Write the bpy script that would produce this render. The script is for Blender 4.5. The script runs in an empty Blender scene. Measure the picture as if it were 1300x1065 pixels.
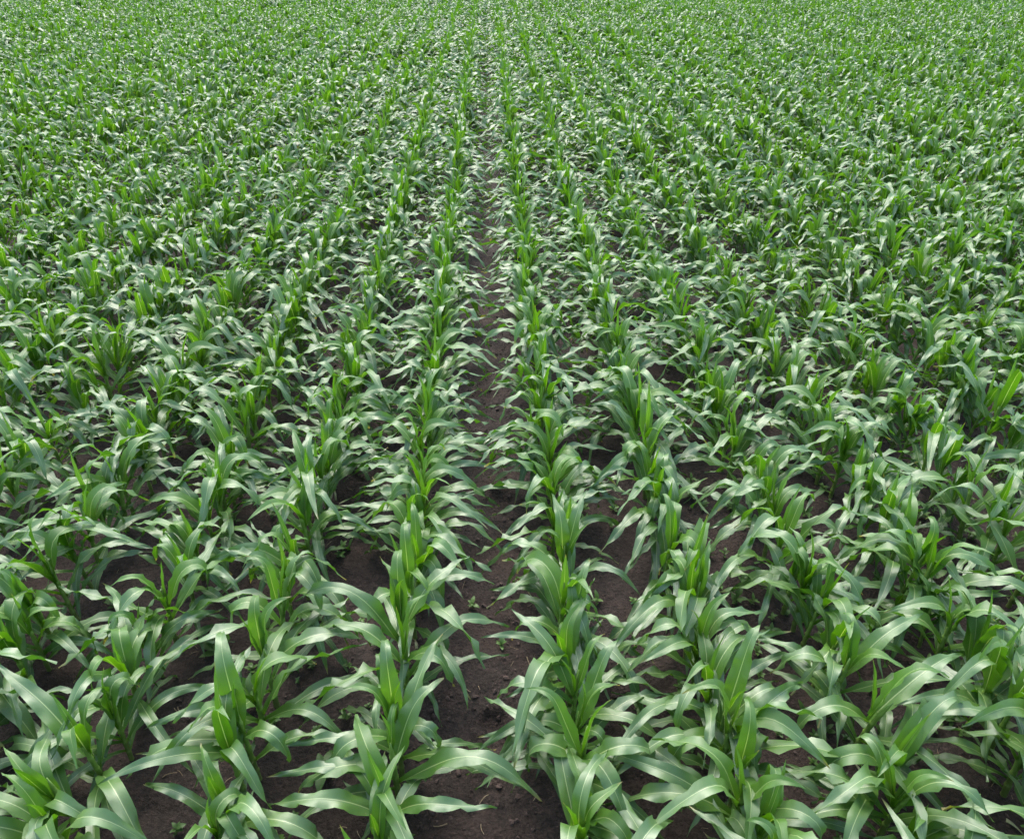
import bpy, math, random
import numpy as np
from mathutils import Vector, Matrix, Euler

R = math.radians
S = bpy.context.scene
COL = S.collection
rng = random.Random(11)
nrng = np.random.default_rng(5)

# ------------------------------------------------------------------ camera
CAM_H = 3.66
PITCH = 32.6
YAW = 1.73
FPX = 920.0                                   # focal length in pixels of a 1300 px wide frame
cam_d = bpy.data.cameras.new('camera')
cam = bpy.data.objects.new('camera', cam_d)
COL.objects.link(cam)
cam.location = (0, 0, CAM_H)
cam.rotation_euler = (R(90 - PITCH), 0, R(-YAW))
cam_d.sensor_fit = 'HORIZONTAL'
cam_d.sensor_width = 36
cam_d.lens = 36 * FPX / 1300
cam_d.shift_y = -45 / 1300
cam_d.clip_start = 0.05
cam_d.clip_end = 2000
S.camera = cam

# ------------------------------------------------------------------ sky, sun, exposure (overcast)
SUN_EL, SUN_AZ = 56, 345
world = bpy.data.worlds.new('World')
S.world = world
world.use_nodes = True
wn, wl = world.node_tree.nodes, world.node_tree.links
wn.clear()
w_out = wn.new('ShaderNodeOutputWorld')
w_bg = wn.new('ShaderNodeBackground')
w_sky = wn.new('ShaderNodeTexSky')
w_sky.sky_type = 'NISHITA'
w_sky.sun_disc = False
w_sky.sun_elevation = R(SUN_EL)
w_sky.sun_rotation = R(SUN_AZ)
w_sky.air_density = 1.0
w_sky.dust_density = 3.0
w_sky.ozone_density = 1.0
w_hs = wn.new('ShaderNodeHueSaturation')      # a cloud layer greys the blue
w_hs.inputs['Saturation'].default_value = 0.92
w_bg.inputs['Strength'].default_value = 0.15
wl.new(w_sky.outputs[0], w_hs.inputs['Color'])
wl.new(w_hs.outputs[0], w_bg.inputs['Color'])
wl.new(w_bg.outputs[0], w_out.inputs['Surface'])

sun_d = bpy.data.lights.new('sun', 'SUN')
sun_d.energy = 0.75
sun_d.angle = R(42)
sun_d.color = (1.0, 0.985, 0.96)
sun = bpy.data.objects.new('sun', sun_d)
COL.objects.link(sun)
_d = Vector((math.sin(R(SUN_AZ)) * math.cos(R(SUN_EL)), math.cos(R(SUN_AZ)) * math.cos(R(SUN_EL)), math.sin(R(SUN_EL))))
sun.rotation_euler = _d.to_track_quat('Z', 'Y').to_euler()
sun.location = (0, 0, 40)

S.view_settings.view_transform = 'Standard'
S.view_settings.look = 'None'
S.view_settings.exposure = 2.03
S.view_settings.gamma = 1.0
S.view_settings.use_curve_mapping = False
S.cycles.max_bounces = 8
S.cycles.diffuse_bounces = 4
S.cycles.transmission_bounces = 6

# ------------------------------------------------------------------ node helpers
def new_mat(name):
    m = bpy.data.materials.new(name)
    m.use_nodes = True
    nt = m.node_tree
    nt.nodes.clear()
    return m, nt

class NT:
    def __init__(s, nt): s.nt = nt
    def n(s, typ, ins=None, **props):
        nd = s.nt.nodes.new(typ)
        for k, v in props.items(): setattr(nd, k, v)
        for k, v in (ins or {}).items():
            if hasattr(v, 'is_output') or isinstance(v, bpy.types.NodeSocket): s.nt.links.new(v, nd.inputs[k])
            else: nd.inputs[k].default_value = v
        return nd
    def math(s, op, a, b=0.0, clamp=False):
        return s.n('ShaderNodeMath', {0: a, 1: b}, operation=op, use_clamp=clamp).outputs[0]
    def mix(s, fac, a, b, blend='MIX'):
        nd = s.n('ShaderNodeMix', data_type='RGBA', blend_type=blend)
        for k, v in ((0, fac), (6, a), (7, b)):
            if isinstance(v, bpy.types.NodeSocket): s.nt.links.new(v, nd.inputs[k])
            else: nd.inputs[k].default_value = v
        return nd.outputs[2]
    def rng(s, v, a, b, c, d, smooth=True):
        return s.n('ShaderNodeMapRange', {0: v, 1: a, 2: b, 3: c, 4: d}, interpolation_type='SMOOTHSTEP' if smooth else 'LINEAR').outputs[0]

def leaf_material():
    m, nt = new_mat('corn_leaf')
    T = NT(nt)
    out = T.n('ShaderNodeOutputMaterial')
    uv = T.n('ShaderNodeUVMap', uv_map='UVMap').outputs[0]
    sep = T.n('ShaderNodeSeparateXYZ', {0: uv})
    u, v = sep.outputs[0], sep.outputs[1]
    age = T.n('ShaderNodeAttribute', attribute_name='age', attribute_type='GEOMETRY').outputs['Fac']
    rnd = T.n('ShaderNodeObjectInfo').outputs['Random']
    young = T.mix(rnd, (0.058, 0.170, 0.003, 1), (0.088, 0.210, 0.004, 1))
    old = T.mix(rnd, (0.023, 0.092, 0.004, 1), (0.047, 0.132, 0.006, 1))
    # the blade greens up from its pale base
    blade = T.math('ADD', age, T.rng(v, 0.05, 0.80, -0.74, 0.14), True)
    col = T.mix(blade, young, old)
    # the crop runs yellower and deeper green in patches, and the lowest leaves wither
    pos = T.n('ShaderNodeNewGeometry').outputs['Position']
    pn = T.n('ShaderNodeTexNoise', {'Vector': pos, 'Scale': 0.45, 'Detail': 2.0}).outputs[0]
    col = T.mix(T.rng(pn, 0.42, 0.70, 0.0, 0.35), col, (0.060, 0.122, 0.006, 1))
    col = T.mix(T.rng(age, 1.2, 1.45, 0.0, 0.85), col, (0.26, 0.20, 0.085, 1))
    # soft blotches and long pale streaks
    tc = T.n('ShaderNodeTexCoord').outputs['Object']
    nz = T.n('ShaderNodeTexNoise', {'Vector': tc, 'Scale': 9.0, 'Detail': 3.0}).outputs[0]
    col = T.mix(T.rng(nz, 0.42, 0.75, 0.0, 0.42), col, (0.055, 0.128, 0.016, 1))
    st = T.n('ShaderNodeMapping', {'Vector': uv, 'Scale': (46.0, 1.3, 1.0)}).outputs[0]
    vein = T.n('ShaderNodeTexNoise', {'Vector': st, 'Scale': 1.0, 'Detail': 2.0}).outputs[0]
    col = T.mix(T.rng(vein, 0.40, 0.60, 0.0, 0.45), col, (0.052, 0.124, 0.016, 1))
    # midrib
    du = T.math('ABSOLUTE', T.math('SUBTRACT', u, 0.5))
    wid = T.rng(v, 0.0, 0.95, 0.042, 0.016, False)
    rib = T.rng(T.math('DIVIDE', du, wid), 0.45, 1.0, 1.0, 0.0)
    ribf = T.math('MULTIPLY', rib, T.rng(v, 0.7, 0.97, 0.85, 0.0))
    col = T.mix(ribf, col, (0.36, 0.46, 0.19, 1))
    # dry tips on a few leaves
    tip = T.math('MULTIPLY', T.rng(v, 0.90, 0.99, 0.0, 1.0), T.rng(T.math('FRACT', T.math('MULTIPLY', rnd, 7.31)), 0.66, 0.72, 0.0, 0.85))
    col = T.mix(tip, col, (0.30, 0.24, 0.10, 1))
    fl = T.n('ShaderNodeTexNoise', {'Vector': tc, 'Scale': 75.0, 'Detail': 1.0}).outputs[0]
    col = T.mix(T.math('MULTIPLY', T.rng(fl, 0.74, 0.80, 0.0, 0.6), T.rng(age, 0.5, 0.9, 0.0, 1.0)), col, (0.23, 0.20, 0.09, 1))
    # underside is a little paler and duller
    back = T.n('ShaderNodeNewGeometry').outputs['Backfacing']
    col = T.mix(T.math('MULTIPLY', back, 0.22), col, (0.12, 0.22, 0.08, 1))
    h = T.math('ADD', T.math('MULTIPLY', vein, 0.6), T.math('MULTIPLY', rib, -0.8))
    bump = T.n('ShaderNodeBump', {'Strength': 0.35, 'Distance': 0.0016, 'Height': h}).outputs[0]
    rough = T.math('ADD', T.rng(nz, 0.3, 0.7, 0.34, 0.47), T.math('MULTIPLY', back, 0.12))
    p = T.n('ShaderNodeBsdfPrincipled', {'Base Color': col, 'Roughness': rough, 'IOR': 1.66, 'Normal': bump})
    nt.links.new(T.rng(blade, 0.1, 0.8, 0.36, 0.90), p.inputs['Specular IOR Level'])
    tcol = T.mix(1.0, col, (1.45, 1.55, 0.45, 1), 'MULTIPLY')
    tr = T.n('ShaderNodeBsdfTranslucent', {'Color': tcol, 'Normal': bump})
    ms = T.n('ShaderNodeMixShader', {0: T.rng(blade, 0.1, 0.8, 0.40, 0.32), 1: p.outputs[0], 2: tr.outputs[0]})
    nt.links.new(ms.outputs[0], out.inputs[0])
    return m

def stem_material():
    m, nt = new_mat('corn_stem')
    T = NT(nt)
    out = T.n('ShaderNodeOutputMaterial')
    tc = T.n('ShaderNodeTexCoord').outputs['Object']
    mp = T.n('ShaderNodeMapping', {'Vector': tc, 'Scale': (90, 90, 6)}).outputs[0]
    nz = T.n('ShaderNodeTexNoise', {'Vector': mp, 'Scale': 1.0, 'Detail': 2.0}).outputs[0]
    z = T.n('ShaderNodeSeparateXYZ', {0: tc}).outputs[2]
    col = T.mix(T.rng(z, 0.0, 0.3, 0.0, 1.0), (0.115, 0.150, 0.035, 1), (0.120, 0.215, 0.028, 1))
    col = T.mix(T.rng(nz, 0.35, 0.7, 0.0, 0.4), col, (0.175, 0.26, 0.07, 1))
    p = T.n('ShaderNodeBsdfPrincipled', {'Base Color': col, 'Roughness': 0.45,
            'Normal': T.n('ShaderNodeBump', {'Strength': 0.3, 'Distance': 0.002, 'Height': nz}).outputs[0]})
    nt.links.new(p.outputs[0], out.inputs[0])
    return m

def soil_material():
    m, nt = new_mat('damp_soil')
    T = NT(nt)
    out = T.n('ShaderNodeOutputMaterial')
    tc = T.n('ShaderNodeTexCoord').outputs['Object']
    n1 = T.n('ShaderNodeTexNoise', {'Vector': tc, 'Scale': 2.2, 'Detail': 5.0, 'Roughness': 0.6}).outputs[0]
    n2 = T.n('ShaderNodeTexNoise', {'Vector': tc, 'Scale': 34.0, 'Detail': 6.0, 'Roughness': 0.65}).outputs[0]
    n3 = T.n('ShaderNodeTexNoise', {'Vector': tc, 'Scale': 140.0, 'Detail': 3.0, 'Roughness': 0.6}).outputs[0]
    vo = T.n('ShaderNodeTexVoronoi', {'Vector': tc, 'Scale': 55.0}, feature='F1').outputs['Distance']
    col = T.mix(T.rng(n1, 0.35, 0.68, 0.0, 1.0), (0.010, 0.0066, 0.0050, 1), (0.030, 0.0202, 0.0158, 1))
    col = T.mix(T.rng(n2, 0.35, 0.7, 0.0, 0.6), col, (0.058, 0.039, 0.031, 1))
    col = T.mix(T.rng(n3, 0.60, 0.74, 0.0, 0.5), col, (0.13, 0.092, 0.076, 1))
    h = T.math('ADD', T.math('MULTIPLY', n2, 1.0), T.math('ADD', T.math('MULTIPLY', n3, 0.35), T.math('MULTIPLY', vo, -0.35)))
    bump = T.n('ShaderNodeBump', {'Strength': 1.0, 'Distance': 0.022, 'Height': h}).outputs[0]
    p = T.n('ShaderNodeBsdfPrincipled', {'Base Color': col, 'Roughness': T.rng(n1, 0.3, 0.7, 0.72, 0.95), 'Normal': bump})
    p.inputs['Specular IOR Level'].default_value = 0.35
    nt.links.new(p.outputs[0], out.inputs[0])
    return m

def simple_material(name, c1, c2, rough=0.6, scale=12.0, trans=0.0):
    m, nt = new_mat(name)
    T = NT(nt)
    out = T.n('ShaderNodeOutputMaterial')
    tc = T.n('ShaderNodeTexCoord').outputs['Object']
    nz = T.n('ShaderNodeTexNoise', {'Vector': tc, 'Scale': scale, 'Detail': 3.0}).outputs[0]
    rnd = T.n('ShaderNodeObjectInfo').outputs['Random']
    f = T.math('ADD', T.math('MULTIPLY', nz, 0.6), T.math('MULTIPLY', rnd, 0.4))
    col = T.mix(T.rng(f, 0.25, 0.75, 0.0, 1.0), c1, c2)
    sh = T.n('ShaderNodeBsdfPrincipled', {'Base Color': col, 'Roughness': rough}).outputs[0]
    if trans:
        tr = T.n('ShaderNodeBsdfTranslucent', {'Color': col}).outputs[0]
        sh = T.n('ShaderNodeMixShader', {0: trans, 1: sh, 2: tr}).outputs[0]
    nt.links.new(sh, out.inputs[0])
    return m

M_LEAF = leaf_material()
M_STEM = stem_material()
M_SOIL = soil_material()
M_WEED = simple_material('weed_leaf', (0.050, 0.115, 0.022, 1), (0.095, 0.180, 0.035, 1), 0.5, 30, 0.25)
M_STRAW = simple_material('dry_straw', (0.20, 0.145, 0.085, 1), (0.38, 0.30, 0.19, 1), 0.8, 20)
M_CLOD = simple_material('soil_crumb', (0.034, 0.022, 0.018, 1), (0.080, 0.054, 0.045, 1), 0.92, 25)

# ------------------------------------------------------------------ mesh helpers
def sstep(a, b, x):
    t = np.clip((x - a) / (b - a), 0, 1)
    return t * t * (3 - 2 * t)

def mesh_from(name, verts, faces, mat, uvs=None, age=None, smooth=True):
    me = bpy.data.meshes.new(name)
    verts = np.asarray(verts, dtype=np.float32)
    me.from_pydata(verts.tolist(), [], faces)
    if uvs is not None:
        lay = me.uv_layers.new(name='UVMap')
        li = np.empty(len(me.loops), dtype=np.int32)
        me.loops.foreach_get('vertex_index', li)
        lay.data.foreach_set('uv', np.asarray(uvs, dtype=np.float32)[li].ravel())
    if age is not None:
        at = me.attributes.new('age', 'FLOAT', 'POINT')
        at.data.foreach_set('value', np.broadcast_to(np.asarray(age, dtype=np.float32), (len(verts),)).copy())
    if smooth:
        me.polygons.foreach_set('use_smooth', np.ones(len(me.polygons), dtype=bool))
    me.materials.append(mat)
    me.update()
    return me

def leaf_geo(L, W, th0, th1, bend, sharp, twist, sweep, ruffle, fold, seed, ns=18, base_fold=78, wrap=0.10):
    """A maize blade: sheath end at the origin, running out along +X and arching over. Returns verts, uvs, faces."""
    g = np.random.default_rng(seed)
    s = np.linspace(0, 1, ns + 1)
    lo, hi = 1 / (1 + np.exp(-sharp * (0 - bend))), 1 / (1 + np.exp(-sharp * (1 - bend)))
    k = (1 / (1 + np.exp(-sharp * (s - bend))) - lo) / (hi - lo)
    wob = 5 * np.sin(2 * np.pi * (1.3 * s + g.random())) * s
    th = np.radians(th0 + (th1 - th0) * k + wob)
    ps = np.radians(sweep * s ** 1.6 + 5 * np.sin(2 * np.pi * (1.1 * s + g.random())) * s)
    tw = np.radians(twist * s ** 1.3 + 8 * np.sin(2 * np.pi * (0.9 * s + g.random())) * s)
    T = np.stack([np.cos(th) * np.cos(ps), np.cos(th) * np.sin(ps), np.sin(th)], 1)
    Sd = np.stack([-np.sin(ps), np.cos(ps), np.zeros_like(ps)], 1)
    N = np.cross(T, Sd)
    c, sn = np.cos(tw)[:, None], np.sin(tw)[:, None]
    S2, N2 = Sd * c + N * sn, N * c - Sd * sn
    ds = L / ns
    P = np.concatenate([[np.zeros(3)], np.cumsum((T[:-1] + T[1:]) / 2 * ds, 0)])
    f = (0.42 + 0.58 * sstep(0, 0.32, s)) * np.clip(1 - np.clip((s - 0.30) / 0.70, 0, 1) ** 1.9, 0, 1)
    f[-1] = 0.012
    w = W / 2 * f
    fo = np.radians(fold + (base_fold - fold) * (1 - sstep(0, wrap + 0.16, s)))
    us = np.array([-1, -0.62, -0.2, 0, 0.2, 0.62, 1.0]) if ns >= 16 else np.array([-1, -0.5, 0, 0.5, 1.0])
    n1, n2 = 2.6 + 2.2 * g.random(), 2.6 + 2.2 * g.random()
    p1, p2 = g.random() * 6.28, g.random() * 6.28
    env = sstep(0.08, 0.3, s) * (1 - 0.4 * sstep(0.7, 1, s))
    rl = ruffle * env * (np.sin(2 * np.pi * n1 * s + p1) + 0.4 * np.sin(2 * np.pi * 2.1 * n1 * s + p2))
    rr = ruffle * env * (np.sin(2 * np.pi * n2 * s + p2) + 0.4 * np.sin(2 * np.pi * 1.9 * n2 * s + p1))
    V, UV = [], []
    for i in range(ns + 1):
        for uu in us:
            a = abs(uu)
            ff = fo[i] * (1 - 0.25 * a)
            r = (rl if uu < 0 else rr)[i] * a ** 1.7
            off = S2[i] * (uu * w[i] * math.cos(ff)) + N2[i] * (a * w[i] * math.sin(ff) + r)
            V.append(P[i] + off)
            UV.append(((uu + 1) / 2, s[i]))
    m = len(us)
    F = []
    for i in range(ns):
        for j in range(m - 1):
            a = i * m + j
            F.append((a, a + 1, a + m + 1, a + m))
    return np.array(V), np.array(UV), F

def stem_geo(h, r0, r1, seed, n=9):
    """A short maize stalk: overlapping sheaths, each with a small flared collar."""
    g = np.random.default_rng(seed)
    prof = [(-0.03, r0 * 1.15), (0.015, r0 * 1.1)]
    k = 5
    for i in range(k):
        z0, z1 = h * (i + 0.25) / k, h * (i + 1) / k
        ra = r0 + (r1 - r0) * i / k
        prof += [(z0, ra * 0.97), (z1 - 0.012, ra * 1.04), (z1, ra * 1.20), (z1 + 0.004, ra * 0.98)]
    prof += [(h + 0.05, r1 * 0.75), (h + 0.11, r1 * 0.25)]
    bx, by = g.normal(0, 0.012, 2)
    V, UV, F = [], [], []
    for i, (z, r) in enumerate(prof):
        q = (z / h) ** 2 if z > 0 else 0
        for j in range(n):
            a = 2 * math.pi * j / n
            V.append((bx * q + r * math.cos(a), by * q + r * 0.86 * math.sin(a), z))
            UV.append((j / n, z))
    for i in range(len(prof) - 1):
        for j in range(n):
            a, b = i * n + j, i * n + (j + 1) % n
            F.append((a, b, b + n, a + n))
    F.append(tuple((len(prof) - 1) * n + j for j in range(n)))
    return np.array(V), np.array(UV), F

# ------------------------------------------------------------------ the blade library: nine ranks from the lowest leaf to the rolled spindle
#            L           W             th0       th1          bend         sharp    ruffle   fold   age
RANKS = [
    ((0.360, 0.500), (0.031, 0.043), (25, 48), (-60, -25), (.30, .50), (5, 9),  .008, 14, 1.00),
    ((0.489, 0.639), (0.047, 0.058), (28, 50), (-58, -18), (.32, .55), (5, 9),  .012, 14, 0.98),
    ((0.602, 0.771), (0.058, 0.071), (36, 55), (-62, -10), (.34, .58), (6, 11), .016, 14, 0.95),
    ((0.639, 0.808), (0.065, 0.081), (42, 62), (-68, -10), (.34, .62), (6, 13), .018, 13, 0.90),
    ((0.620, 0.790), (0.071, 0.086), (50, 70), (-80, -12), (.36, .66), (7, 17), .018, 13, 0.80),
    ((0.600, 0.770), (0.071, 0.087), (58, 79), (-88, -25), (.40, .70), (8, 22), .015, 15, 0.68),
    ((0.500, 0.660), (0.084, 0.106), (68, 86), (-85, -10), (.46, .76), (8, 24), .011, 18, 0.48),
    ((0.420, 0.560), (0.066, 0.085), (75, 88), (-85, 25),  (.55, .82), (9, 24), .006, 24, 0.25),
    ((0.320, 0.440), (0.036, 0.053), (82, 89), (45, 84),   (.55, .80), (4, 8),  .002, 44, 0.10),
    ((0.220, 0.340), (0.018, 0.028), (5, 30),  (-80, -50), (.15, .40), (6, 10), .006, 30, 1.60),
]
NVAR = 18
def leaf_params(rank, g):
    Lr, Wr, a, b, bd, sh, ru, fo, age = RANKS[rank]
    U = g.uniform
    tw = g.gauss(0, 32) if rank != 8 else g.gauss(0, 8)
    return dict(L=U(*Lr), W=U(*Wr), th0=U(*a), th1=U(*b), bend=U(*bd), sharp=U(*sh), twist=tw,
                sweep=g.gauss(0, 22) if rank < 7 else g.gauss(0, 8), ruffle=ru * U(.7, 1.35), fold=fo * U(.7, 1.3)), age
LIB = []                                        # [rank][variant] -> dict(mesh, geo)
for rk in range(10):
    row = []
    for vi in range(NVAR):
        kw, age = leaf_params(rk, rng)
        V, UV, F = leaf_geo(seed=rk * 100 + vi, ns=18 if rk < 8 else 12, **kw)
        row.append(dict(V=V, UV=UV, F=F, age=age + rng.uniform(-.06, .06), L=kw['L'],
                        mesh=mesh_from('leaf', V, F, M_LEAF, UV, age)))
    LIB.append(row)
STEMS = []
for i in range(8):
    h = 0.37 + 0.012 * i
    V, UV, F = stem_geo(h, rng.uniform(.0135, .017), rng.uniform(.0095, .0115), i)
    STEMS.append(dict(V=V, UV=UV, F=F, h=h, mesh=mesh_from('stem', V, F, M_STEM, UV, 0.3)))

def plan_plant(g, plane=None):
    """Which blades a plant carries, where and how turned: a list of (rank, variant, matrix) and the stem index."""
    si = g.randrange(len(STEMS))
    h = STEMS[si]['h']
    if plane is None:
        plane = g.gauss(0, 50) if g.random() < .60 else g.uniform(0, 180)    # blades mostly lie across the row
    out = []
    start = g.choice((0, 0, 1, 1))
    side = g.choice((0, 1))
    order = [(rk, 0) for rk in range(start, 9)] + [(rk, 1) for rk in (1, 2, 3, 4, 5) if g.random() < .45]
    if g.random() < .35: order.append((9, 0))          # a withered bottom leaf
    for rk, twin in order:
        if rk == 0 and g.random() < .3: continue
        f = (min(1.0, 0.10 + 0.115 * rk + .06 * twin) if rk < 8 else 1.0) if rk < 9 else .07
        z = h * f + (0.0 if rk < 7 else -0.02)
        az = plane + 180 * ((rk + side + twin) % 2) + g.gauss(0, 17 + 14 * twin)
        sc = g.uniform(.90, 1.08)
        tilt = g.gauss(0, 5)
        m = Matrix.Translation((0, 0, z)) @ Matrix.Rotation(R(az), 4, 'Z') @ Matrix.Rotation(R(tilt), 4, 'Y') @ Matrix.Translation((0.006, 0, 0)) @ Matrix.Diagonal((sc, sc, sc, 1))
        out.append((rk, g.randrange(NVAR), m, az))
    return si, out

# ------------------------------------------------------------------ where the plants stand
def project(x, y, z):
    """World point -> pixel of the 1300 x 1065 picture, and depth."""
    dx, dy, dz = x, y, z - CAM_H
    r = dx * CY - dy * SY
    f = dx * SY + dy * CY
    d = f * CP - dz * SP
    up = f * SP + dz * CP
    return 650 + FPX * r / d, 487.5 - FPX * up / d, d

GAP_L, GAP_R, ROW = -0.505, 0.39, 0.70
rows = []                                        # (x, side, number)
for i in range(64):
    rows.append((GAP_L - ROW * i, 'left', i + 1))
    rows.append((GAP_R + ROW * i, 'right', i + 1))
# collars of the nearest plants of the six middle rows, read off the photograph (picture y at collar height)
FRONT = {('left', 1): (1046, 1003, 961, 925, 872, 835, 800, 757, 719, 682, 640, 599), ('right', 1): (1050, 1004, 958, 912, 878, 803, 752, 715, 675, 625, 597, 562),
         ('right', 2): (1052, 1010, 975, 905, 870, 822, 775, 728, 690, 655, 622), ('left', 2): (1048, 1012, 968, 928, 880, 838, 795, 748, 705, 668, 630),
         ('right', 3): (1050, 1006, 962, 905, 850, 812, 770, 722, 688, 655), ('left', 3): (1050, 1000, 950, 905, 850, 800, 760, 715, 680, 648)}
CY, SY = math.cos(R(YAW)), math.sin(R(YAW))
CP, SP = math.cos(R(PITCH)), math.sin(R(PITCH))
def unproject(px, py, z=0.0):
    """Picture spot (1300 x 1065) -> ground position x, y at height z."""
    a, b = (px - 650) / FPX, -(py - 487.5) / FPX
    f, up, r = CP + b * SP, -SP + b * CP, a
    t = (z - CAM_H) / up
    return t * (r * CY + f * SY), t * (f * CY - r * SY)
COLLAR = .42
special = {}
spots = []
for (rx, side, num) in rows:
    y = -0.6 + rng.uniform(0, .2)
    if (side, num) in FRONT:
        for py in FRONT[(side, num)]:
            q = 650
            for _ in range(4):
                X, Y = unproject(q, py, COLLAR)
                q += (rx - X) * FPX / (Y * CP + (CAM_H - COLLAR) * SP)
            special[(rx + (0.012 if py % 2 else -.012), Y)] = (side, num, py)
        for k in special:
            if special[k][:2] == (side, num): spots.append((k[0], k[1], side, num))
        tail = sorted(k[1] for k in special if special[k][:2] == (side, num))
        for ya, yb in zip(tail, tail[1:]):
            if yb - ya > .27: spots.append((rx + rng.gauss(0, .02), (ya + yb) / 2 + rng.gauss(0, .02), side, num))
        while y < min(tail) - .32:
            y += .185
            spots.append((rx + rng.gauss(0, .016), y, side, num))
        y = max(tail)
    wander = rng.uniform(0, 6.28)
    while y < 66:
        step = 0.182 * rng.uniform(.68, 1.34)
        if rng.random() < .03: step += .16       # a missed seed
        y += step
        x = rx + rng.gauss(0, .013) + .010 * math.sin(y * .5 + wander)
        d = (x * SY + y * CY) * CP + (CAM_H - .5) * SP
        r = x * CY - y * SY
        if abs(r) > .72 * d + 3.0: continue
        spots.append((x, y, side, num))

near, far = [], []
for sp in spots:
    px, py, d = project(sp[0], sp[1], 0.5)
    if d > .3 and -25 < px < 1325 and py < 1085: near.append((d, sp, px, py))
    else: far.append(sp)
near.sort(key=lambda q: q[0])
far += [q[1] for q in near[300:]]
near = near[:300]

# ------------------------------------------------------------------ ground
def vnoise(x, y, seed, scale):
    g = np.random.default_rng(seed)
    t = g.random((256, 256))
    xs, ys = x * scale, y * scale
    xi, yi = np.floor(xs).astype(int), np.floor(ys).astype(int)
    fx, fy = xs - xi, ys - yi
    fx, fy = fx * fx * (3 - 2 * fx), fy * fy * (3 - 2 * fy)
    a, b = t[xi % 256, yi % 256], t[(xi + 1) % 256, yi % 256]
    c, d = t[xi % 256, (yi + 1) % 256], t[(xi + 1) % 256, (yi + 1) % 256]
    return (a * (1 - fx) + b * fx) * (1 - fy) + (c * (1 - fx) + d * fx) * fy - .5

ROWS_X = [r[0] for r in rows if abs(r[0]) < 6]
DENTS = []                                       # hollows pressed in the soil strip: x, y, half width, half length, depth
def ground_z(x, y):
    x, y = np.asarray(x, float), np.asarray(y, float)
    near_f = 1 - sstep(14, 24, np.hypot(x, y))
    z = .035 * vnoise(x, y, 1, 1.1) + .03 * vnoise(x, y, 2, 3.7) + .022 * vnoise(x, y, 3, 10.0) + .014 * vnoise(x, y, 4, 25.0)
    for rx in ROWS_X:
        z = z + .028 * np.exp(-((x - rx) / .13) ** 2)
    for (dx, dy, a, b, dep) in DENTS:
        q = ((x - dx) / a) ** 2 + ((y - dy) / b) ** 2
        z = z - dep * np.exp(-q * q) + dep * .30 * np.exp(-((np.sqrt(q) - 1.45) / .35) ** 2)
    return z * near_f

for (px, py, a, b, dep) in ((625, 918, .075, .06, .05), (634, 640, .11, .12, .045), (610, 700, .10, .09, .02), (612, 505, .12, .11, .03), (655, 690, .1, .08, .02), (618, 330, .14, .16, .04), (605, 850, .09, .08, .015)):
    DENTS.append((*unproject(px, py), a, b, dep))

def axis(parts):
    out = []
    for a, b, st in parts:
        out += list(np.arange(a, b, st))
    return np.array(out + [parts[-1][1]])
gx = axis([(-700, -60, 80), (-60, -12, 4), (-12, -4, .4), (-4, -1.2, .05), (-1.2, 1.2, .0165), (1.2, 4, .05), (4, 12, .4), (12, 60, 4), (60, 700, 80)])
gy = axis([(-60, -2, 6), (-2, 1.0, .2), (1.0, 6.0, .0185), (6.0, 12, .05), (12, 30, .5), (30, 90, 6), (90, 900, 90)])
GX, GY = np.meshgrid(gx, gy)
GZ = ground_z(GX, GY)
nx, ny = len(gx), len(gy)
gme = bpy.data.meshes.new('soil_ground')
gv = np.stack([GX, GY, GZ], -1).reshape(-1, 3).astype(np.float32)
ii = (np.arange(ny - 1)[:, None] * nx + np.arange(nx - 1)[None, :]).ravel()
quads = np.stack([ii, ii + 1, ii + nx + 1, ii + nx], 1).astype(np.int32)
gme.vertices.add(len(gv)); gme.vertices.foreach_set('co', gv.ravel())
gme.loops.add(quads.size); gme.loops.foreach_set('vertex_index', quads.ravel())
gme.polygons.add(len(quads)); gme.polygons.foreach_set('loop_start', np.arange(0, quads.size, 4, dtype=np.int32))
gme.polygons.foreach_set('use_smooth', np.ones(len(quads), dtype=bool))
gme.update(calc_edges=True)
gme.materials.append(M_SOIL)
ground = bpy.data.objects.new('soil_ground', gme)
ground['kind'] = 'structure'
COL.objects.link(ground)

# ------------------------------------------------------------------ near plants: one thing each, stem and blades as parts
ORD = ['', 'first', 'second', 'third', 'fourth', 'fifth', 'sixth', 'seventh', 'eighth', 'ninth', 'tenth', 'eleventh', 'twelfth', 'thirteenth',
       'fourteenth', 'fifteenth', 'sixteenth', 'seventeenth', 'eighteenth', 'nineteenth', 'twentieth'] + ['twenty-' + o for o in
       ('first', 'second', 'third', 'fourth', 'fifth', 'sixth', 'seventh', 'eighth', 'ninth')] + ['thirtieth'] + ['thirty-' + o for o in
       ('first', 'second', 'third', 'fourth', 'fifth', 'sixth', 'seventh', 'eighth', 'ninth')] + ['fortieth']
by_row = {}
for q in near: by_row.setdefault((q[1][2], q[1][3]), []).append(q)
proto_empty = bpy.data.objects.new('corn_plant', None)
proto_stem = bpy.data.objects.new('stem', STEMS[0]['mesh'])
proto_leaf = bpy.data.objects.new('leaf', LIB[4][0]['mesh'])

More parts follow.
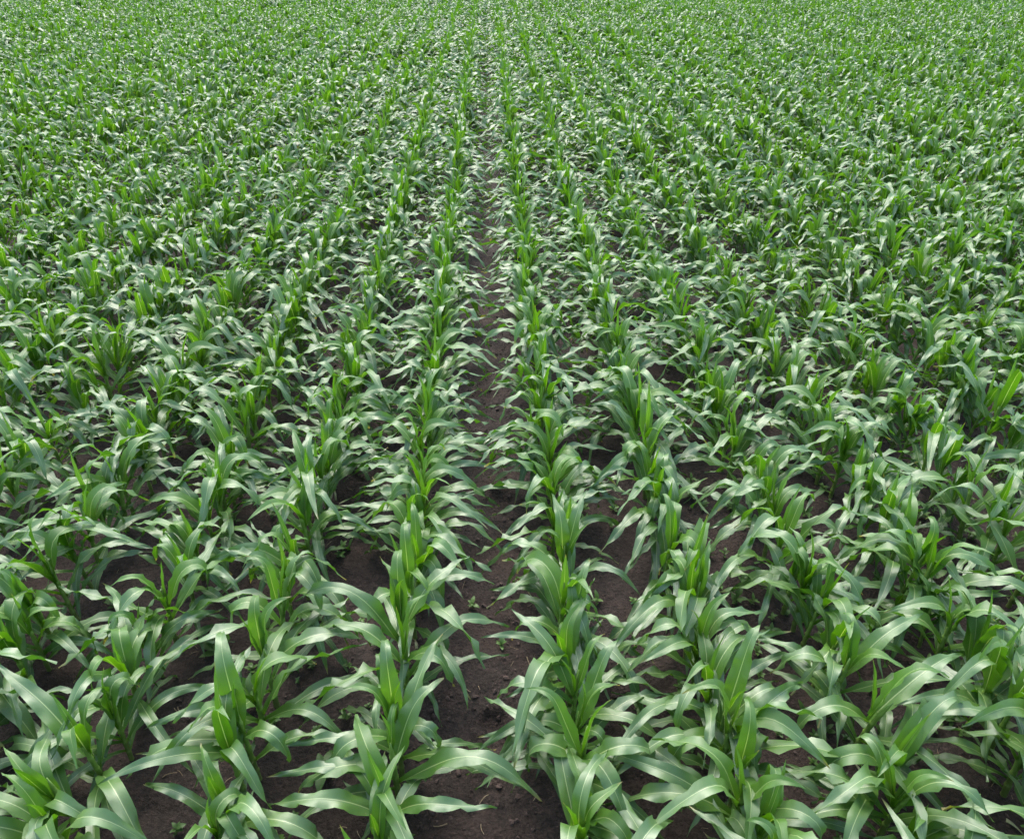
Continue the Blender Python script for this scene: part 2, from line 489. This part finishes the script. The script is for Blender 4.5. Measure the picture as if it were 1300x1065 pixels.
# blades that stand out in the photograph: bearing (0 right, 90 away, 180 left, 270 towards the viewer), then shape
#   az, L, W, th0, th1, bend, sharp, twist, sweep, age
BLADES = {
    ('left', 1, 961): [(48, .60, .105, 72, 5, .72, 9, 10, -8, .6), (62, .78, .095, 62, 20, .75, 8, -15, -4, .7), (186, .66, .10, 48, -45, .45, 7, 10, 0, .85), (80, .42, .045, 84, 70, .6, 5, 0, 0, .15)],
    ('left', 1, 925): [(100, .78, .105, 86, -35, .80, 22, 5, -6, .5), (200, .66, .10, 52, -70, .48, 9, -15, 8, .8), (-12, .5, .08, 60, -70, .5, 12, 10, 0, .7)],
    ('left', 1, 835): [(-22, .60, .09, 62, -65, .5, 12, 0, 0, .7), (160, .74, .098, 60, -25, .55, 9, 20, 0, .8)],
    ('left', 1, 800): [(88, .62, .10, 86, 55, .7, 6, 4, 0, .3), (38, .7, .095, 62, 0, .6, 9, -12, 0, .7)],
    ('left', 1, 757): [(95, .6, .09, 85, 60, .7, 6, 6, 0, .3), (10, .7, .09, 52, -25, .5, 9, 15, 0, .85), (215, .6, .09, 58, -70, .5, 12, 10, 0, .7)],
    ('right', 1, 958): [(170, .60, .10, 62, -82, .45, 9, 0, 8, .7), (-58, .58, .10, 74, -45, .42, 9, 0, 0, .65), (2, .6, .09, 55, -40, .5, 9, 10, 0, .8)],
    ('right', 1, 912): [(50, .80, .112, 68, 30, .88, 20, -8, -4, .55), (180, .66, .095, 62, -85, .50, 10, 5, 0, .7), (-40, .5, .08, 66, -75, .5, 14, 0, 0, .6)],
    ('right', 1, 878): [(132, .78, .098, 66, 5, .62, 8, -14, 5, .6), (172, .72, .09, 50, -55, .55, 9, 10, 0, .85)],
    ('right', 1, 803): [(64, .78, .112, 79, 55, .8, 8, -6, -3, .5), (97, .60, .10, 86, 70, .7, 6, 0, 0, .3), (168, .74, .09, 54, -70, .58, 11, 8, 6, .75)],
    ('right', 1, 715): [(58, .70, .10, 74, 10, .78, 10, -6, 0, .55), (105, .66, .11, 82, 20, .72, 12, 0, 0, .5), (160, .72, .095, 58, -45, .55, 9, 10, 0, .8)],
    ('right', 2, 905): [(55, .78, .112, 74, 45, .82, 9, -5, -3, .5), (-72, .64, .10, 70, -70, .42, 9, 0, 0, .65), (168, .70, .095, 54, -55, .50, 9, 10, 6, .8), (20, .62, .085, 58, -40, .6, 10, 0, 0, .8)],
    ('left', 2, 928): [(112, .78, .11, 80, -30, .74, 13, 8, 0, .55), (-22, .56, .085, 58, -75, .5, 14, 15, 0, .7), (192, .82, .105, 44, -38, .42, 6, 6, -6, .9)],
    ('left', 2, 838): [(14, .74, .10, 54, -35, .55, 8, 12, 0, .8), (96, .52, .09, 85, 60, .7, 6, 0, 0, .25)],
    ('left', 3, 950): [(148, .84, .105, 54, 15, .6, 6, -5, 0, .75), (75, .7, .06, 84, -80, .6, 12, 0, 0, .55)],
    ('right', 3, 850): [(24, .84, .105, 58, -5, .6, 8, 10, 0, .75), (92, .56, .10, 85, 40, .7, 8, 0, 0, .35), (165, .7, .09, 60, -60, .5, 10, 0, 0, .75)],
    ('right', 3, 905): [(22, .82, .10, 52, -10, .6, 7, 10, 0, .8), (185, .7, .095, 56, -60, .5, 10, 0, 0, .75)],
}
SPEC_SEED = [5000]
def plant_thing(x, y, g, label):
    root = proto_empty.copy()
    COL.objects.link(root)
    sc = g.uniform(.88, 1.10) * (.78 if g.random() < .06 else 1)
    root.location = (x, y, float(ground_z(x, y)) - .01)
    root.rotation_euler = (R(g.gauss(0, 3.5)), R(g.gauss(0, 3.5)), 0)
    root.scale = (sc, sc, sc)
    si, blades = plan_plant(g)
    st = proto_stem.copy(); st.data = STEMS[si]['mesh']; COL.objects.link(st); st.parent = root
    extra = BLADES.get(special.get((x, y)), [])
    if extra:                                       # these take the place of the plant's own upper blades
        blades = [b for b in blades if b[0] <= 3 or b[0] >= 8 or (b[0] == 7 and len(extra) < 4)]
        root.rotation_euler = (0, 0, 0)
    for (az, L, W, t0, t1, bd, sh, tw, sw, age) in extra:
        if t1 > 25: t1, bd, sh = -35, min(bd + .06, .86), 20          # the tip folds over
        SPEC_SEED[0] += 1
        V, UV, F = leaf_geo(L * .78, W * .90, t0 - 4, t1 - 12, bd, sh, tw, sw, .014 if age > .4 else .006, 14 if age > .4 else 26, SPEC_SEED[0], ns=20)
        lf = proto_leaf.copy(); lf.data = mesh_from('leaf', V, F, M_LEAF, UV, age); COL.objects.link(lf); lf.parent = root
        lf.matrix_basis = Matrix.Translation((0, 0, STEMS[si]['h'] * (1.08 - .45 * age))) @ Matrix.Rotation(R(az), 4, 'Z') @ Matrix.Translation((.006, 0, 0))
    for (rk, vi, m, az) in blades:
        lf = proto_leaf.copy(); lf.data = LIB[rk][vi]['mesh']; COL.objects.link(lf); lf.parent = root
        lf.matrix_basis = m
    size = 'short' if sc < .95 else ('tall' if sc > 1.04 else 'medium')
    big = max(blades, key=lambda b: LIB[b[0]][b[1]]['L'])
    a = (max(extra, key=lambda b: b[1])[0] if extra else big[3]) % 360
    way = 'rightward' if (a < 45 or a > 315) else ('away' if a < 135 else ('leftward' if a < 225 else 'forward'))
    root['label'] = label(size, way)
    root['category'] = 'corn plant'
    root['group'] = 'corn plants in the rows nearest the viewer'
    return root

for (side, num), lst in by_row.items():
    lst.sort(key=lambda q: q[1][1])
    for k, (d, sp, px, py) in enumerate(lst):
        g = random.Random(int(sp[0] * 977) * 31 + int(sp[1] * 991))
        plant_thing(sp[0], sp[1], g, lambda size, way: f'{size} corn plant, long leaf {way}, {ORD[k + 1]} from front, {ORD[num]} row {side} of soil gap')

# ------------------------------------------------------------------ the rest of the crop: one mass of the same plants
def joined_plant(g, name):
    si, blades = plan_plant(g)
    Vs, UVs, Fs, As, Ms = [STEMS[si]['V']], [STEMS[si]['UV']], list(STEMS[si]['F']), [np.full(len(STEMS[si]['V']), .3)], [1] * len(STEMS[si]['F'])
    n = len(Vs[0])
    for (rk, vi, m, az) in blades:
        b = LIB[rk][vi]
        A = np.array(m)
        Vs.append(b['V'] @ A[:3, :3].T + A[:3, 3]); UVs.append(b['UV']); As.append(np.full(len(b['V']), b['age']))
        Fs += [tuple(i + n for i in f) for f in b['F']]; Ms += [0] * len(b['F'])
        n += len(b['V'])
    me = mesh_from(name, np.concatenate(Vs), Fs, M_LEAF, np.concatenate(UVs), np.concatenate(As))
    me.materials.append(M_STEM)
    me.polygons.foreach_set('material_index', np.array(Ms, dtype=np.int32))
    return bpy.data.objects.new(name, me)

def scatter(name, pts, rots, scales, idx, sources, mat=None):
    """One object whose points carry copies of the source shapes."""
    src = bpy.data.collections.new(name + '_shapes')
    for o in sources: src.objects.link(o)
    me = bpy.data.meshes.new(name)
    me.vertices.add(len(pts)); me.vertices.foreach_set('co', np.asarray(pts, np.float32).ravel())
    a = me.attributes.new('rot', 'FLOAT_VECTOR', 'POINT'); a.data.foreach_set('vector', np.asarray(rots, np.float32).ravel())
    a = me.attributes.new('size', 'FLOAT', 'POINT'); a.data.foreach_set('value', np.asarray(scales, np.float32))
    a = me.attributes.new('pick', 'INT', 'POINT'); a.data.foreach_set('value', np.asarray(idx, np.int32))
    ob = bpy.data.objects.new(name, me)
    ng = bpy.data.node_groups.new(name, 'GeometryNodeTree')
    ng.interface.new_socket('Geometry', in_out='INPUT', socket_type='NodeSocketGeometry')
    ng.interface.new_socket('Geometry', in_out='OUTPUT', socket_type='NodeSocketGeometry')
    N = ng.nodes
    gi, go = N.new('NodeGroupInput'), N.new('NodeGroupOutput')
    ci = N.new('GeometryNodeCollectionInfo'); ci.inputs[0].default_value = src; ci.inputs[1].default_value = True; ci.inputs[2].default_value = True
    ip = N.new('GeometryNodeInstanceOnPoints'); ip.inputs['Pick Instance'].default_value = True
    def attr(nm, dt):
        q = N.new('GeometryNodeInputNamedAttribute'); q.data_type = dt; q.inputs[0].default_value = nm
        return q.outputs[0]
    L = ng.links.new
    L(gi.outputs[0], ip.inputs['Points']); L(ci.outputs[0], ip.inputs['Instance'])
    L(attr('pick', 'INT'), ip.inputs['Instance Index'])
    er = N.new('FunctionNodeEulerToRotation'); L(attr('rot', 'FLOAT_VECTOR'), er.inputs[0]); L(er.outputs[0], ip.inputs['Rotation'])
    L(attr('size', 'FLOAT'), ip.inputs['Scale'])
    L(ip.outputs[0], go.inputs[0])
    md = ob.modifiers.new('scatter', 'NODES'); md.node_group = ng
    ob['kind'] = 'stuff'
    COL.objects.link(ob)
    return ob

NP = 90
variants = [joined_plant(random.Random(900 + i), 'corn_shape_%02d' % i) for i in range(NP)]
fx = np.array([s[0] for s in far]); fy = np.array([s[1] for s in far])
fz = ground_z(fx, fy) - .01
# plants come in slightly taller and shorter patches
patch = 1 + .16 * vnoise(fx, fy, 21, .35) + .06 * vnoise(fx, fy, 22, 1.1)
flip = np.where(nrng.random(len(far)) < .5, 0, math.pi)
scatter('corn_crop', np.stack([fx, fy, fz], 1),
        np.stack([nrng.normal(0, .055, len(far)), nrng.normal(0, .055, len(far)), flip + nrng.normal(0, .12, len(far))], 1),
        patch * (1 + .14 * sstep(6, 24, fy)) * nrng.uniform(.84, 1.08, len(far)), nrng.integers(0, NP, len(far)), variants)

# ------------------------------------------------------------------ weeds, crumbs and straw on the soil
def weed_leaf_geo(L, W, th, droop, seed):
    V, UV, F = leaf_geo(L, W, th, th - droop, .5, 4, 0, 0, W * .05, 14, seed, ns=6, base_fold=25)
    return V, UV, F
WL = []
for i in range(6):
    V, UV, F = weed_leaf_geo(rng.uniform(.03, .055), rng.uniform(.018, .028), rng.uniform(25, 60), rng.uniform(20, 60), 700 + i)
    WL.append(dict(V=V, UV=UV, F=F, mesh=mesh_from('leaf', V, F, M_WEED, UV)))
def tube_geo(h, r, n=5):
    V, F = [], []
    for i, (z, q) in enumerate(((-.01, 1), (h * .5, .8), (h, .4))):
        for j in range(n):
            V.append((r * q * math.cos(j * 6.283 / n) + .1 * z * z, r * q * math.sin(j * 6.283 / n), z))
    for i in range(2):
        for j in range(n):
            F.append((i * n + j, i * n + (j + 1) % n, (i + 1) * n + (j + 1) % n, (i + 1) * n + j))
    return np.array(V), F
V, F = tube_geo(.05, .0022)
WSTEM = mesh_from('stem', V, F, M_WEED)
WS = dict(V=V, F=F)
def weed_blades(g):
    out = []
    n = g.randint(5, 8)
    for i in range(n):
        z = .012 + .04 * i / n
        m = Matrix.Translation((0, 0, z)) @ Matrix.Rotation(R(i * 137 + g.gauss(0, 15)), 4, 'Z') @ Matrix.Diagonal((*(g.uniform(.7, 1.15),) * 3, 1))
        out.append((g.randrange(6), m))
    return out
def weed_joined(g, name):
    Vs, Fs, n = [WS['V']], list(WS['F']), len(WS['V'])
    for (k, m) in weed_blades(g):
        A = np.array(m)
        Vs.append(WL[k]['V'] @ A[:3, :3].T + A[:3, 3]); Fs += [tuple(i + n for i in f) for f in WL[k]['F']]; n += len(WL[k]['V'])
    return bpy.data.objects.new(name, mesh_from(name, np.concatenate(Vs), Fs, M_WEED))

WEEDS = [   # picture spot, size, label
    (600, 773, 1.0, 'small leafy weed seedling on bare soil left of the gap middle'),
    (637, 822, 1.1, 'leafy weed seedling in the middle of the wide bare soil gap'),
    (758, 765, 1.1, 'small weed seedling between first and second rows right of soil gap'),
    (348, 925, 1.0, 'small weed on dark soil between second and first rows left, nearest front'),
    (386, 906, .9, 'tiny weed on dark soil left of the front plant beside the gap'),
    (440, 915, .9, 'tiny weed closest to the front plant left of the wide gap'),
    (436, 700, 1.0, 'small weed in the shaded soil lane left of the first row'),
    (612, 566, .9, 'farthest small weed seedling standing in the bare soil gap'),
]
w_empty = bpy.data.objects.new('weed_seedling', None)
w_stem = bpy.data.objects.new('stem', WSTEM)
w_leaf = bpy.data.objects.new('leaf', WL[0]['mesh'])
for (px, py, sc, lab) in WEEDS:
    x, y = unproject(px, py, 0)
    g = random.Random(px * 7 + py)
    r = w_empty.copy(); COL.objects.link(r)
    r.location = (x, y, float(ground_z(x, y)) - .002); r.rotation_euler = (0, 0, g.uniform(0, 6)); r.scale = (sc,) * 3
    r['label'] = lab; r['category'] = 'weed'; r['group'] = 'weed seedlings on the bare soil'
    s_ = w_stem.copy(); COL.objects.link(s_); s_.parent = r
    for (k, m) in weed_blades(g):
        l_ = w_leaf.copy(); l_.data = WL[k]['mesh']; COL.objects.link(l_); l_.parent = r; l_.matrix_basis = m

wv = [weed_joined(random.Random(40 + i), 'weed_shape_%d' % i) for i in range(8)]
wx, wy = [], []
while len(wx) < 2100:
    x, y = nrng.uniform(-6, 6), nrng.uniform(.6, 11)
    if -.42 < x < .30: continue                        # the wide strip stays almost bare
    dens = vnoise(np.array([x]), np.array([y]), 33, .8)[0] + (.18 if x > 1.2 else 0)
    if nrng.random() < .28 + dens * 1.1: wx.append(x); wy.append(y)
wx, wy = np.array(wx), np.array(wy)
n = len(wx)
scatter('weeds', np.stack([wx, wy, ground_z(wx, wy) - .002], 1), np.stack([nrng.normal(0, .15, n), nrng.normal(0, .15, n), nrng.uniform(0, 6.28, n)], 1),
        nrng.uniform(.5, 1.3, n) * (1 + .9 * (nrng.random(n) < .12)), nrng.integers(0, 8, n), wv)

def clod_obj(i):
    g = np.random.default_rng(300 + i)
    V, F = [], []
    nl, nm = 4, 7
    for a in range(nl + 1):
        ph = math.pi * a / nl
        for b in range(nm):
            t = 2 * math.pi * b / nm
            q = 1 + g.normal(0, .16)
            V.append((q * math.sin(ph) * math.cos(t), q * math.sin(ph) * math.sin(t) * .85, .62 * q * math.cos(ph)))
    for a in range(nl):
        for b in range(nm):
            F.append((a * nm + b, a * nm + (b + 1) % nm, (a + 1) * nm + (b + 1) % nm, (a + 1) * nm + b))
    return bpy.data.objects.new('crumb_shape_%d' % i, mesh_from('crumb', np.array(V) * .01, F, M_CLOD, smooth=False))
n = 7000
cx = np.concatenate([nrng.uniform(-3.2, 3.2, n // 2), nrng.uniform(-.55, .45, n - n // 2)]); cy = 1.0 + 8 * nrng.random(n) ** 1.3
scatter('soil_crumbs', np.stack([cx, cy, ground_z(cx, cy) + .001], 1), nrng.uniform(0, 6.28, (n, 3)), .25 + 2.0 * nrng.random(n) ** 6, nrng.integers(0, 5, n), [clod_obj(i) for i in range(5)])

def straw_obj(i):
    g = random.Random(500 + i)
    L, w = g.uniform(.03, .09), g.uniform(.0012, .003)
    V, F = [], []
    for k in range(5):
        t = k / 4
        y = .12 * L * math.sin(t * 3 + i)
        z = .006 * math.sin(t * 3.1) + .001
        V += [(L * (t - .5), y - w, z), (L * (t - .5), y + w, z), (L * (t - .5), y, z + w * 1.2)]
    for k in range(4):
        a = 3 * k
        F += [(a, a + 1, a + 4, a + 3), (a + 1, a + 2, a + 5, a + 4), (a + 2, a, a + 3, a + 5)]
    return bpy.data.objects.new('straw_shape_%d' % i, mesh_from('straw', V, F, M_STRAW))
n = 420
cx = np.concatenate([nrng.uniform(-3.2, 3.2, 300), nrng.uniform(-.55, .45, n - 300)]); cy = 1.0 + 7 * nrng.random(n) ** 1.2
scatter('dead_straw', np.stack([cx, cy, ground_z(cx, cy) + .002], 1), np.stack([nrng.normal(0, .15, n), nrng.normal(0, .15, n), nrng.uniform(0, 6.28, n)], 1),
        nrng.uniform(.5, 1.1, n), nrng.integers(0, 5, n), [straw_obj(i) for i in range(5)])
print('plants', len(near), 'far', len(far))
